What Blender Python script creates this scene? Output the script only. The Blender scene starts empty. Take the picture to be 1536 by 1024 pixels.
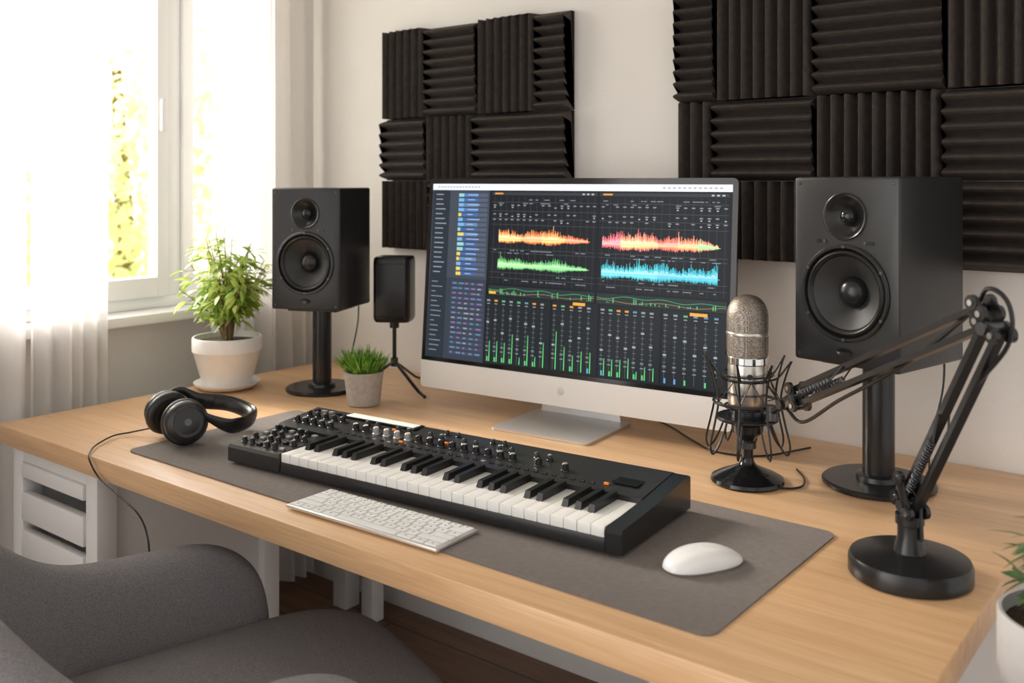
import bpy, bmesh, math, random
from mathutils import Matrix, Vector
random.seed(7)
pi=math.pi
ZD=0.75
sc=bpy.context.scene
try:
    sc.view_settings.view_transform='Standard'
    sc.view_settings.look='None'
except Exception as e: print(e)

# ---------------------------------------------------------------- materials
def new_mat(name):
    m=bpy.data.materials.new(name); m.use_nodes=True
    nt=m.node_tree; b=nt.nodes.get('Principled BSDF')
    return m,nt,b
def mat(name,col,rough=.5,metal=0,noise=0,nscale=40,bump=0,bscale=200,spec=None,emit=None,estr=0,coat=0,sub=0):
    m,nt,b=new_mat(name)
    b.inputs['Roughness'].default_value=rough; b.inputs['Metallic'].default_value=metal
    if spec is not None: b.inputs['Specular IOR Level'].default_value=spec
    if coat: b.inputs['Coat Weight'].default_value=coat; b.inputs['Coat Roughness'].default_value=.1
    tc=nt.nodes.new('ShaderNodeTexCoord')
    n=nt.nodes.new('ShaderNodeTexNoise'); n.inputs['Scale'].default_value=nscale; n.inputs['Detail'].default_value=4
    nt.links.new(tc.outputs['Object'],n.inputs['Vector'])
    r=nt.nodes.new('ShaderNodeValToRGB')
    k=noise
    r.color_ramp.elements[0].position=.3; r.color_ramp.elements[1].position=.7
    r.color_ramp.elements[0].color=[c*(1-k) for c in col]+[1]
    r.color_ramp.elements[1].color=[min(1,c*(1+k)) for c in col]+[1]
    nt.links.new(n.outputs['Fac'],r.inputs['Fac']); nt.links.new(r.outputs['Color'],b.inputs['Base Color'])
    if bump:
        n2=nt.nodes.new('ShaderNodeTexNoise'); n2.inputs['Scale'].default_value=bscale; n2.inputs['Detail'].default_value=3
        nt.links.new(tc.outputs['Object'],n2.inputs['Vector'])
        bp=nt.nodes.new('ShaderNodeBump'); bp.inputs['Strength'].default_value=bump; bp.inputs['Distance'].default_value=.002
        nt.links.new(n2.outputs['Fac'],bp.inputs['Height']); nt.links.new(bp.outputs['Normal'],b.inputs['Normal'])
    if emit:
        b.inputs['Emission Color'].default_value=list(emit)+[1]; b.inputs['Emission Strength'].default_value=estr
    return m
def wood(name,c1,c2,scale=(1.2,16,16),rough=.42,planks=0):
    m,nt,b=new_mat(name); b.inputs['Roughness'].default_value=rough
    tc=nt.nodes.new('ShaderNodeTexCoord'); mp=nt.nodes.new('ShaderNodeMapping'); mp.inputs['Scale'].default_value=scale
    nt.links.new(tc.outputs['Object'],mp.inputs['Vector'])
    n=nt.nodes.new('ShaderNodeTexNoise'); n.inputs['Scale'].default_value=2.2; n.inputs['Detail'].default_value=8; n.inputs['Roughness'].default_value=.6; n.inputs['Distortion'].default_value=.6
    nt.links.new(mp.outputs['Vector'],n.inputs['Vector'])
    mp2=nt.nodes.new('ShaderNodeMapping'); mp2.inputs['Scale'].default_value=(scale[0]*3,scale[1]*9,scale[2]*9)
    nt.links.new(tc.outputs['Object'],mp2.inputs['Vector'])
    n3=nt.nodes.new('ShaderNodeTexNoise'); n3.inputs['Scale'].default_value=2.0; n3.inputs['Detail'].default_value=4
    nt.links.new(mp2.outputs['Vector'],n3.inputs['Vector'])
    mx=nt.nodes.new('ShaderNodeMath'); mx.operation='MULTIPLY_ADD'; mx.inputs[1].default_value=.4
    nt.links.new(n3.outputs['Fac'],mx.inputs[0])
    mm=nt.nodes.new('ShaderNodeMath'); mm.operation='MULTIPLY'; mm.inputs[1].default_value=.6
    nt.links.new(n.outputs['Fac'],mm.inputs[0]); nt.links.new(mm.outputs[0],mx.inputs[2])
    r=nt.nodes.new('ShaderNodeValToRGB'); r.color_ramp.elements[0].position=.36; r.color_ramp.elements[1].position=.62
    r.color_ramp.elements[0].color=list(c1)+[1]; r.color_ramp.elements[1].color=list(c2)+[1]
    nt.links.new(mx.outputs[0],r.inputs['Fac'])
    out=r.outputs['Color']
    if planks:
        br=nt.nodes.new('ShaderNodeTexBrick'); br.inputs['Scale'].default_value=planks
        br.inputs['Color1'].default_value=(1,1,1,1); br.inputs['Color2'].default_value=(.7,.7,.7,1); br.inputs['Mortar'].default_value=(.1,.1,.1,1); br.inputs['Mortar Size'].default_value=.003
        br.inputs['Brick Width'].default_value=1.4; br.inputs['Row Height'].default_value=.16
        nt.links.new(tc.outputs['Object'],br.inputs['Vector'])
        mi=nt.nodes.new('ShaderNodeMix'); mi.data_type='RGBA'; mi.blend_type='MULTIPLY'; mi.inputs[0].default_value=1
        nt.links.new(out,mi.inputs[6]); nt.links.new(br.outputs['Color'],mi.inputs[7]); out=mi.outputs[2]
    nt.links.new(out,b.inputs['Base Color'])
    bp=nt.nodes.new('ShaderNodeBump'); bp.inputs['Strength'].default_value=.08; bp.inputs['Distance'].default_value=.001
    nt.links.new(mx.outputs[0],bp.inputs['Height']); nt.links.new(bp.outputs['Normal'],b.inputs['Normal'])
    return m
def leafmat(name,c1,c2,trans=.4,scale=18):
    m,nt,b=new_mat(name); out=nt.nodes['Material Output']
    tc=nt.nodes.new('ShaderNodeTexCoord'); n=nt.nodes.new('ShaderNodeTexNoise'); n.inputs['Scale'].default_value=scale
    nt.links.new(tc.outputs['Object'],n.inputs['Vector'])
    r=nt.nodes.new('ShaderNodeValToRGB'); r.color_ramp.elements[0].position=.38; r.color_ramp.elements[1].position=.62
    r.color_ramp.elements[0].color=list(c1)+[1]; r.color_ramp.elements[1].color=list(c2)+[1]
    nt.links.new(n.outputs['Fac'],r.inputs['Fac']); nt.links.new(r.outputs['Color'],b.inputs['Base Color'])
    b.inputs['Roughness'].default_value=.4
    t=nt.nodes.new('ShaderNodeBsdfTranslucent'); nt.links.new(r.outputs['Color'],t.inputs['Color'])
    mx=nt.nodes.new('ShaderNodeMixShader'); mx.inputs[0].default_value=trans
    nt.links.new(b.outputs[0],mx.inputs[1]); nt.links.new(t.outputs[0],mx.inputs[2]); nt.links.new(mx.outputs[0],out.inputs['Surface'])
    return m
def sheer(name,col,transp,transl):
    m,nt,b=new_mat(name); out=nt.nodes['Material Output']
    tc=nt.nodes.new('ShaderNodeTexCoord'); n=nt.nodes.new('ShaderNodeTexNoise'); n.inputs['Scale'].default_value=300
    nt.links.new(tc.outputs['Object'],n.inputs['Vector'])
    bp=nt.nodes.new('ShaderNodeBump'); bp.inputs['Strength'].default_value=.1; bp.inputs['Distance'].default_value=.001
    nt.links.new(n.outputs['Fac'],bp.inputs['Height'])
    d=nt.nodes.new('ShaderNodeBsdfDiffuse'); d.inputs['Color'].default_value=list(col)+[1]
    nt.links.new(bp.outputs['Normal'],d.inputs['Normal'])
    t=nt.nodes.new('ShaderNodeBsdfTranslucent'); t.inputs['Color'].default_value=list(col)+[1]
    tr=nt.nodes.new('ShaderNodeBsdfTransparent')
    m1=nt.nodes.new('ShaderNodeMixShader'); m1.inputs[0].default_value=transl
    nt.links.new(d.outputs[0],m1.inputs[1]); nt.links.new(t.outputs[0],m1.inputs[2])
    m2=nt.nodes.new('ShaderNodeMixShader'); m2.inputs[0].default_value=transp
    nt.links.new(m1.outputs[0],m2.inputs[1]); nt.links.new(tr.outputs[0],m2.inputs[2])
    nt.links.new(m2.outputs[0],out.inputs['Surface'])
    return m

M_wall=mat('wall_paint',(.83,.795,.76),.9,noise=.02,nscale=6,bump=.35,bscale=60)
M_ceil=mat('ceiling_paint',(.85,.84,.82),.9)
M_white=mat('white_lacquer',(.80,.79,.78),.35,noise=.01)
M_frame=mat('window_frame_white',(.93,.93,.93),.35)
M_desk=wood('desk_oak',(.62,.36,.18),(.78,.505,.285),rough=.33)
M_floor=wood('dark_floor_wood',(.13,.065,.032),(.25,.13,.065),(1.2,12,12),.35,planks=1.0)
M_foam=mat('acoustic_foam',(.062,.050,.044),.8,noise=.2,nscale=60,bump=.4,bscale=500,spec=.4)
M_blk=mat('black_matte_plastic',(.019,.019,.021),.34,noise=.08,bump=.05,bscale=900)
M_blkS=mat('black_satin',(.012,.012,.013),.26)
M_blkG=mat('black_gloss',(.008,.008,.009),.12)
M_cone=mat('speaker_cone',(.022,.022,.023),.5,noise=.1,bump=.1,bscale=300)
M_rubber=mat('rubber_surround',(.010,.010,.010),.34)
M_alu=mat('brushed_aluminium',(.74,.73,.72),.32,metal=.75)
M_chin=mat('aluminium_chin',(.80,.79,.78),.4,metal=.3)
M_silver=mat('mic_nickel',(.66,.62,.57),.28,metal=.9)
M_chrome=mat('chrome',(.8,.8,.8),.12,metal=1)
M_mat=mat('desk_pad_felt',(.190,.166,.154),.8,noise=.08,nscale=90,bump=.3,bscale=900)
M_kw=mat('white_key_plastic',(.90,.89,.87),.25)
M_kb=mat('black_key_plastic',(.012,.012,.012),.3)
M_wp=mat('white_plastic',(.88,.88,.88),.25,coat=.3)
M_fab=mat('chair_fabric',(.250,.238,.252),.95,noise=.25,nscale=420,bump=1.0,bscale=520,spec=.15)
M_pot=mat('white_ceramic',(.80,.78,.75),.4,noise=.02)
M_potg=mat('grey_stone_pot',(.42,.40,.38),.8,noise=.1,nscale=80,bump=.3,bscale=200)
M_potr=mat('pale_pot',(.50,.49,.49),.6,noise=.03)
M_soil=mat('potting_soil',(.05,.03,.02),.95,noise=.5,nscale=150,bump=1,bscale=150)
M_stem=mat('plant_stem',(.20,.13,.06),.8,noise=.2)
M_leaf=leafmat('leaf_bright',(.26,.42,.06),(.62,.74,.20),.5)
M_leafd=leafmat('leaf_dark',(.08,.15,.06),(.22,.32,.14),.3)
M_grass=leafmat('grass_leaf',(.08,.22,.02),(.30,.50,.09),.35,60)
M_tree=leafmat('tree_leaf',(.74,.78,.52),(.97,.95,.74),.75,1.5)  # washed-out glare and haze put into the leaf colour, paled towards white
M_orange=mat('orange_button',(.85,.25,.03),.4,emit=(.9,.25,.03),estr=.15)
M_kgrey=mat('grey_knob_cap',(.40,.40,.39),.3,metal=.4)
M_cream=mat('cream_knob_cap',(.75,.72,.62),.35)
M_lcd=mat('synth_display',(.7,.72,.66),.1,emit=(.8,.85,.75),estr=.35)
M_key=mat('keycap_white',(.88,.88,.88),.4)
M_keyt=mat('keyboard_legend',(.35,.35,.36),.6)
M_cush=mat('leatherette_cushion',(.015,.014,.014),.42,bump=.3,bscale=120)
M_metal=mat('dark_steel',(.10,.10,.11),.3,metal=.8)
M_sheer=sheer('sheer_curtain',(.89,.875,.865),.18,.58)
M_dense=sheer('voile_curtain',(.86,.83,.81),.04,.45)
M_lawn=mat('lawn_grass',(.50,.56,.32),.95,noise=.3,nscale=3)
def glassmat():
    m,nt,b=new_mat('window_glass'); out=nt.nodes['Material Output']
    t=nt.nodes.new('ShaderNodeBsdfTransparent'); g=nt.nodes.new('ShaderNodeBsdfGlossy'); g.inputs['Roughness'].default_value=.02
    mx=nt.nodes.new('ShaderNodeMixShader'); mx.inputs[0].default_value=.05
    nt.links.new(t.outputs[0],mx.inputs[1]); nt.links.new(g.outputs[0],mx.inputs[2]); nt.links.new(mx.outputs[0],out.inputs['Surface'])
    return m
M_glass=glassmat()
def grillemat():
    m,nt,b=new_mat('mic_mesh_grille'); b.inputs['Metallic'].default_value=.8; b.inputs['Roughness'].default_value=.38
    tc=nt.nodes.new('ShaderNodeTexCoord'); v=nt.nodes.new('ShaderNodeTexVoronoi'); v.inputs['Scale'].default_value=480; v.inputs['Randomness'].default_value=.5
    nt.links.new(tc.outputs['Object'],v.inputs['Vector'])
    r=nt.nodes.new('ShaderNodeValToRGB'); r.color_ramp.elements[0].position=.25; r.color_ramp.elements[1].position=.6
    r.color_ramp.elements[0].color=(.05,.045,.038,1); r.color_ramp.elements[1].color=(.42,.37,.32,1)
    nt.links.new(v.outputs['Distance'],r.inputs['Fac']); nt.links.new(r.outputs['Color'],b.inputs['Base Color'])
    bp=nt.nodes.new('ShaderNodeBump'); bp.inputs['Strength'].default_value=.6; bp.inputs['Distance'].default_value=.001
    nt.links.new(v.outputs['Distance'],bp.inputs['Height']); nt.links.new(bp.outputs['Normal'],b.inputs['Normal'])
    return m
M_grille=grillemat()
def screenmat():
    m,nt,b=new_mat('display_pixels'); b.inputs['Base Color'].default_value=(.003,.003,.004,1); b.inputs['Roughness'].default_value=.25
    b.inputs['Specular IOR Level'].default_value=.12
    a=nt.nodes.new('ShaderNodeVertexColor'); a.layer_name='Col'
    nt.links.new(a.outputs['Color'],b.inputs['Emission Color']); b.inputs['Emission Strength'].default_value=1.45
    return m
M_screen=screenmat()

# ---------------------------------------------------------------- builder
def T(x,y,z): return Matrix.Translation((x,y,z))
def R(a,ax='Z'): return Matrix.Rotation(math.radians(a),4,ax)
class MB:
    def __init__(s): s.V=[];s.F=[];s.I=[];s.mats=[];s.M=Matrix.Identity(4)
    def mi(s,m):
        if m not in s.mats: s.mats.append(m)
        return s.mats.index(m)
    def add(s,vs,fs,m,M=None):
        X=s.M if M is None else s.M@M
        o=len(s.V); s.V+= [tuple(X@Vector(v)) for v in vs]
        k=s.mi(m)
        for f in fs: s.F.append([o+i for i in f]); s.I.append(k)
    def box(s,c,sz,m,bev=0,M=None,seg=2):
        bm=bmesh.new(); bmesh.ops.create_cube(bm,size=1)
        for v in bm.verts: v.co=Vector((v.co.x*sz[0],v.co.y*sz[1],v.co.z*sz[2]))
        if bev: bmesh.ops.bevel(bm,geom=bm.edges[:],offset=min(bev,min(sz)*.49),segments=seg,profile=.5,affect='EDGES')
        bm.verts.index_update()
        vs=[v.co+Vector(c) for v in bm.verts]; fs=[[v.index for v in f.verts] for f in bm.faces]
        bm.free(); s.add(vs,fs,m,M)
    def lathe(s,prof,m,M=None,seg=32,cap=True):
        vs=[];fs=[];n=len(prof)
        for r,z in prof:
            for j in range(seg):
                a=2*pi*j/seg; vs.append((r*math.cos(a),r*math.sin(a),z))
        for i in range(n-1):
            for j in range(seg):
                k=(j+1)%seg; fs.append([i*seg+j,i*seg+k,(i+1)*seg+k,(i+1)*seg+j])
        if cap:
            if prof[0][0]>1e-6: fs.append(list(range(seg))[::-1])
            if prof[-1][0]>1e-6: fs.append([(n-1)*seg+j for j in range(seg)])
        s.add(vs,fs,m,M)
    def cyl(s,p0,p1,r0,m,r1=None,seg=16):
        r1=r0 if r1 is None else r1
        p0=Vector(p0);p1=Vector(p1);d=p1-p0
        q=d.to_track_quat('Z','Y').to_matrix().to_4x4()
        s.lathe([(r0,0),(r1,d.length)],m,Matrix.Translation(p0)@q,seg)
    def sph(s,c,r,m,sc=(1,1,1),seg=16):
        pr=[(r*math.sin(pi*i/(seg//2)),-r*math.cos(pi*i/(seg//2))) for i in range(seg//2+1)]
        pr[0]=(1e-5,-r);pr[-1]=(1e-5,r)
        s.lathe(pr,m,Matrix.Translation(c)@Matrix.Diagonal((sc[0],sc[1],sc[2],1)),seg)
    def tube(s,pts,r,m,seg=8,closed=False,rad=None,flat=None,up0=None):
        pts=[Vector(p) for p in pts]; n=len(pts); vs=[];fs=[]
        up=Vector(up0) if up0 is not None else None
        for i,p in enumerate(pts):
            if closed: t=pts[(i+1)%n]-pts[i-1]
            else: t=pts[min(i+1,n-1)]-pts[max(i-1,0)]
            t.normalize()
            if up is None:
                up=Vector((0,0,1)) if abs(t.z)<.9 else Vector((1,0,0))
            up=(up-t*up.dot(t)); 
            if up.length<1e-5: up=t.orthogonal()
            up.normalize()
            b=t.cross(up)
            rr=rad[i] if rad else r
            fa,fb=(flat if flat else (1,1))
            for j in range(seg):
                a=2*pi*(j+.5)/seg; vs.append(p+up*(rr*fa*math.cos(a))+b*(rr*fb*math.sin(a)))
        for i in range(n if closed else n-1):
            i2=(i+1)%n
            for j in range(seg):
                k=(j+1)%seg; fs.append([i*seg+j,i*seg+k,i2*seg+k,i2*seg+j])
        if not closed:
            fs.append(list(range(seg))[::-1]); fs.append([(n-1)*seg+j for j in range(seg)])
        s.add(vs,fs,m)
    def prism(s,poly,x0,x1,m,axis='X'):
        n=len(poly); vs=[]
        for x in (x0,x1):
            for a,b in poly:
                vs.append({'X':(x,a,b),'Y':(a,x,b),'Z':(a,b,x)}[axis])
        fs=[[i,(i+1)%n,n+(i+1)%n,n+i] for i in range(n)]+[list(range(n))[::-1],list(range(n,2*n))]
        s.add(vs,fs,m)
    def leaf(s,p,d,L,W,m,droop=.3,fold=.25):
        d=Vector(d).normalized(); side=d.cross(Vector((0,0,1)))
        if side.length<.05: side=Vector((1,0,0))
        side.normalize()
        a=random.uniform(-.6,.6); nrm=side.cross(d); side=(side*math.cos(a)+nrm*math.sin(a)); nrm=side.cross(d)
        vs=[];p=Vector(p)
        st=[(0,.06),(.22,.75),(.5,1),(.78,.6),(1,.02)]
        for t,w in st:
            c=p+d*(L*t)-Vector((0,0,1))*(droop*L*t*t)
            vs+= [c+side*(W*.5*w)+nrm*(fold*W*.5*w), c, c-side*(W*.5*w)+nrm*(fold*W*.5*w)]
        fs=[]
        for i in range(4):
            o=i*3; fs+=[[o,o+1,o+4,o+3],[o+1,o+2,o+5,o+4]]
        s.add(vs,fs,m)
    def obj(s,name,parent=None,ang=35,smooth=True,subd=0):
        me=bpy.data.meshes.new(name); me.from_pydata(s.V,[],s.F)
        for m in s.mats: me.materials.append(m)
        me.polygons.foreach_set('material_index',s.I)
        bm=bmesh.new(); bm.from_mesh(me); bmesh.ops.recalc_face_normals(bm,faces=bm.faces[:]); bm.to_mesh(me); bm.free()
        if smooth:
            me.polygons.foreach_set('use_smooth',[True]*len(me.polygons))
            if not subd:
                me.set_sharp_from_angle(angle=math.radians(ang))
        me.update()
        o=bpy.data.objects.new(name,me); sc.collection.objects.link(o)
        if subd:
            md=o.modifiers.new('sub','SUBSURF'); md.levels=subd; md.render_levels=subd
        if parent: o.parent=parent
        return o
def empty(name,loc=(0,0,0),rz=0):
    e=bpy.data.objects.new(name,None); sc.collection.objects.link(e); e.empty_display_size=.1
    e.location=loc; e.rotation_euler=(0,0,math.radians(rz)); return e
def cr(pts,n=8):
    P=[Vector(p) for p in pts]; P=[P[0]*2-P[1]]+P+[P[-1]*2-P[-2]]; out=[]
    for i in range(1,len(P)-2):
        for k in range(n):
            t=k/n; a,b,c,d=P[i-1],P[i],P[i+1],P[i+2]
            out.append(.5*((2*b)+(c-a)*t+(2*a-5*b+4*c-d)*t*t+(3*b-a-3*c+d)*t**3))
    out.append(P[-2]); return out

# ---------------------------------------------------------------- room shell
WX=-2.68; WY=2.19; CEI=2.7; XR=1.6; YF=-1.4
b=MB(); b.box(((WX+XR)/2,(YF+WY)/2,-.05),(XR-WX+.3,WY-YF+.3,.1),M_floor); b.obj('floor',smooth=False)
b=MB(); b.box(((WX+XR)/2,(YF+WY)/2,CEI+.05),(XR-WX+.3,WY-YF+.3,.1),M_ceil); b.obj('ceiling',smooth=False)
b=MB(); b.box(((WX+XR)/2,WY+.06,CEI/2),(XR-WX+.3,.12,CEI),M_wall); b.obj('wall_back',smooth=False)
wy0,wy1,wz0,wz1=.95,2.04,.95,2.35
b=MB(); cx=WX-.06
b.box((cx,(YF+wy0)/2,CEI/2),(.12,wy0-YF,CEI),M_wall)
b.box((cx,(wy1+WY)/2,CEI/2),(.12,WY-wy1,CEI),M_wall)
b.box((cx,(wy0+wy1)/2,wz0/2),(.12,wy1-wy0,wz0),M_wall)
b.box((cx,(wy0+wy1)/2,(wz1+CEI)/2),(.12,wy1-wy0,CEI-wz1),M_wall)
b.obj('wall_left',smooth=False)
b=MB(); b.box(((WX+XR)/2,WY-.008,.05),(XR-WX,.016,.1),M_white,.003); b.obj('baseboard_back')
b=MB(); b.box((WX+.008,(YF+WY-.02)/2,.05),(.016,WY-YF-.02,.1),M_white,.003); b.obj('baseboard_left')

# window
b=MB(); fx=WX-.05
def fb(y0,y1,z0,z1,th=.06,x=fx): b.box((x,(y0+y1)/2,(z0+z1)/2),(th,y1-y0,z1-z0),M_frame,.002)
zb0=wz0+.006
fb(wy0,wy0+.045,zb0,wz1);fb(wy1-.045,wy1,zb0,wz1)
fb(wy0+.045,wy1-.045,zb0,zb0+.035);fb(wy0+.045,wy1-.045,wz1-.045,wz1)
fb(1.695,1.745,zb0+.035,wz1-.045)
for (a,c) in ((wy0+.046,1.694),(1.746,wy1-.046)):
    x=fx+.018; za=zb0+.036; zc=wz1-.046
    fb(a,a+.038,za,zc,.052,x);fb(c-.038,c,za,zc,.052,x);fb(a+.038,c-.038,za,za+.06,.052,x);fb(a+.038,c-.038,zc-.05,zc,.052,x)
    b.box((fx,(a+c)/2,(za+zc)/2),(.005,c-a-.078,zc-za-.112),M_glass)
b.box((WX+.02,(wy0+wy1)/2,wz0-.010),(.14,wy1-wy0+.08,.03),M_frame,.005)
b.box((fx+.052,1.672,1.55),(.015,.02,.10),M_frame,.005)
b.obj('window_1')

# curtains
def curtain(name,y0,y1,xc,m,pitch=.062,amp=.026,seed=0):
    b=MB(); n=int((y1-y0)/.004); nz=14
    vs=[];fs=[]
    for k in range(nz+1):
        t=k/nz; z=2.5-(2.5-.03)*t
        for i in range(n+1):
            y=y0+(y1-y0)*i/n; s_=(y-y0)/pitch
            w=math.sin(2*pi*s_+1.1*math.sin(s_*1.7+seed)+.35*math.sin(t*3+seed))
            w2=math.sin(2*pi*s_*.37+seed+t*1.2)
            vs.append((xc+amp*(w*(.75+.35*t)+.35*w2),y+.003*math.sin(s_*3+t*3)*t,z))
    for k in range(nz):
        for i in range(n):
            a=k*(n+1)+i; fs.append([a,a+1,a+n+2,a+n+1])
    b.add(vs,fs,m); return b.obj(name,ang=180)
curtain('sheer_curtain',1.190,1.415,-2.545,M_sheer,.045,.022,1)
curtain('sheer_curtain.001',1.755,1.955,-2.545,M_sheer,.045,.022,3)
curtain('linen_curtain',.70,1.182,-2.55,M_dense,.075,.026,5)
curtain('linen_curtain.001',1.963,2.15,-2.545,M_dense,.055,.026,8)
b=MB(); b.cyl((-2.56,.5,2.52),(-2.56,2.17,2.52),.012,M_alu); b.obj('curtain_rod')

# outside
b=MB(); b.box((-11,4,-.38),(16,24,.1),M_lawn); b.obj('lawn')
b=MB()
b.tube([(-8.7,5.0,-.29),(-8.6,4.95,1.0),(-8.65,4.9,2.4)],.1,M_stem,rad=[.12,.09,.05])
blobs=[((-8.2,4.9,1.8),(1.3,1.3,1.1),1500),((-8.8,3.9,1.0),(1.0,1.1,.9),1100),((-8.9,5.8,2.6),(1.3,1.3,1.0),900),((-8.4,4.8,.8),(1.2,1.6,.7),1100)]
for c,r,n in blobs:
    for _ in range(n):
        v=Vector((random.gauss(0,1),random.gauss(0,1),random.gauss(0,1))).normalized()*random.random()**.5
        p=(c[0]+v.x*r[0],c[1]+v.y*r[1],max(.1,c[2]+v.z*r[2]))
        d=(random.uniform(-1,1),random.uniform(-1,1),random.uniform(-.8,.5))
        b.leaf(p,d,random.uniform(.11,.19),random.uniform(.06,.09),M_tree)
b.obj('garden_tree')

# ---------------------------------------------------------------- acoustic foam
def foam(name,tiles):
    e=empty(name,(0,0,0))
    for n,(x0,x1,z0,z1,o) in enumerate(tiles):
        b=MB(); x0+=.001;x1-=.001;z0+=.001;z1-=.001
        L=(x1-x0) if o=='V' else (z1-z0)
        k=max(2,round(L/.0315)); S=8; prof=[]
        for i in range(k*S+1):
            t=i/S; h=(.5-.5*math.cos(2*pi*t))**.9
            prof.append((L*i/(k*S),.016+.040*h))
        poly=[(0,0)]+prof+[(L,0)]
        nP=len(poly); vs=[]
        for s_ in (0,1):
            for (a,h) in poly:
                if o=='V': vs.append((x0+a,WY-.0006-h,z0+(z1-z0)*s_))
                else: vs.append((x0+(x1-x0)*s_,WY-.0006-h,z0+a))
        fs=[[i,(i+1)%nP,nP+(i+1)%nP,nP+i] for i in range(nP)]
        for s_ in (0,1):
            o0=s_*nP
            for i in range(1,nP-2):
                fs.append([o0+0,o0+i,o0+i+1])
        b.add(vs,fs,M_foam); b.obj('foam_tile_%d'%(n+1),e,ang=60)
    return e
z3,z2,z1_,z0_=ZD+1.066,ZD+.792,ZD+.598,ZD+.400
foam('acoustic_foam_panel',[
 (-2.21,-2.02,z2,z3,'V'),(-2.02,-1.815,z2,z3,'H'),(-1.815,-1.60,z2,z3,'V'),(-1.60,-1.497,z2,z3,'H'),
 (-2.21,-2.02,z1_,z2,'H'),(-2.02,-1.828,z1_,z2,'V'),(-1.828,-1.497,z1_,z2,'H'),
 (-2.21,-2.0,z0_-.014,z1_,'V'),(-2.0,-1.75,z0_-.014,z1_,'H'),(-1.75,-1.497,z0_-.014,z1_,'V')])
foam('acoustic_foam_panel.001',[
 (-1.165,-1.058,z2,z3,'H'),(-1.058,-.812,z2,z3,'V'),(-.812,-.533,z2,z3,'H'),(-.533,-.25,z2,z3,'V'),(-.25,.03,z2,z3,'H'),
 (-1.165,-1.062,z1_,z2,'V'),(-1.062,-.812,z1_,z2,'H'),(-.812,-.535,z1_,z2,'V'),(-.535,-.25,z1_,z2,'H'),(-.25,.03,z1_,z2,'V'),
 (-1.165,-1.06,z0_+.01,z1_,'H'),(-1.06,-.80,z0_+.01,z1_,'V'),(-.80,-.52,z0_+.01,z1_,'V'),(-.52,-.25,z0_+.01,z1_,'H'),(-.25,.03,z0_+.01,z1_,'V')])

# ---------------------------------------------------------------- desk
e=empty('desk')
DX0,DX1,DY0,DY1=-2.46,-.31,1.08,2.185
b=MB(); b.box(((DX0+DX1)/2,(DY0+DY1)/2,ZD-.0225),(DX1-DX0,DY1-DY0,.045),M_desk,.003); b.obj('desktop',e)
b=MB()
for x in (-2.30,-.62):
    b.box((x,2.08,.352),(.06,.06,.704),M_white,.004)
b.box((-.62,1.20,.352),(.06,.06,.704),M_white,.004)
b.box((-.62,1.64,.675),(.10,.96,.058),M_white,.004)
b.box((-.62,1.64,.10),(.04,.82,.04),M_white,.004)
b.box((-1.46,2.08,.66),(1.62,.03,.06),M_white,.004)
b.box((-2.16,2.06,.352),(.05,.05,.704),M_white,.004)
b.obj('desk_frame',e)
# drawer unit
e=empty('drawer_cabinet')
b=MB(); x0,x1,y0,y1=-2.45,-2.05,1.115,1.62; zt=.700
for x in (x0+.025,x1-.025):
    for y in (y0+.025,y1-.025): b.box((x,y,zt/2),(.05,.05,zt),M_white,.004)
b.box(((x0+x1)/2,(y0+y1)/2,zt-.02),(x1-x0-.004,y1-y0-.004,.04),M_white,.003)
b.box((x1-.028,(y0+y1)/2,zt/2+.02),(.012,y1-y0-.09,zt-.06),M_white,.002)
b.box((x0+.028,(y0+y1)/2,zt/2+.02),(.012,y1-y0-.09,zt-.06),M_white,.002)
b.box(((x0+x1)/2,y1-.03,zt/2+.02),(x1-x0-.09,.012,zt-.06),M_white,.002)
b.box(((x0+x1)/2,(y0+y1)/2,.06),(x1-x0-.05,y1-y0-.05,.02),M_white,.002)
b.obj('carcass',e)
for i in range(7):
    b=MB(); hh=.036 if i==0 else .070
    zc=.642 if i==0 else .632-.036-.022-.020-.092*(i-1)
    b.box(((x0+x1)/2-.0,y0+.006,zc),(x1-x0-.104,.022,hh),M_white,.004)
    if i: b.box(((x0+x1)/2,y0+.24,zc-.03),(x1-x0-.12,.43,.008),M_white)
    b.obj('drawer_slat_%d'%(i+1),e)

# desk mat
def rrect(x0,x1,y0,y1,r,n=6):
    P=[]
    for cx,cy,a0 in ((x1-r,y1-r,0),(x0+r,y1-r,90),(x0+r,y0+r,180),(x1-r,y0+r,270)):
        for k in range(n+1):
            a=math.radians(a0+90*k/n); P.append((cx+r*math.cos(a),cy+r*math.sin(a)))
    return P
b=MB(); b.prism(rrect(-1.985,-.57,1.148,1.62,.022),ZD+.0003,ZD+.0033,M_mat,'Z'); b.obj('desk_mat')
ZM=ZD+.0035

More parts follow.
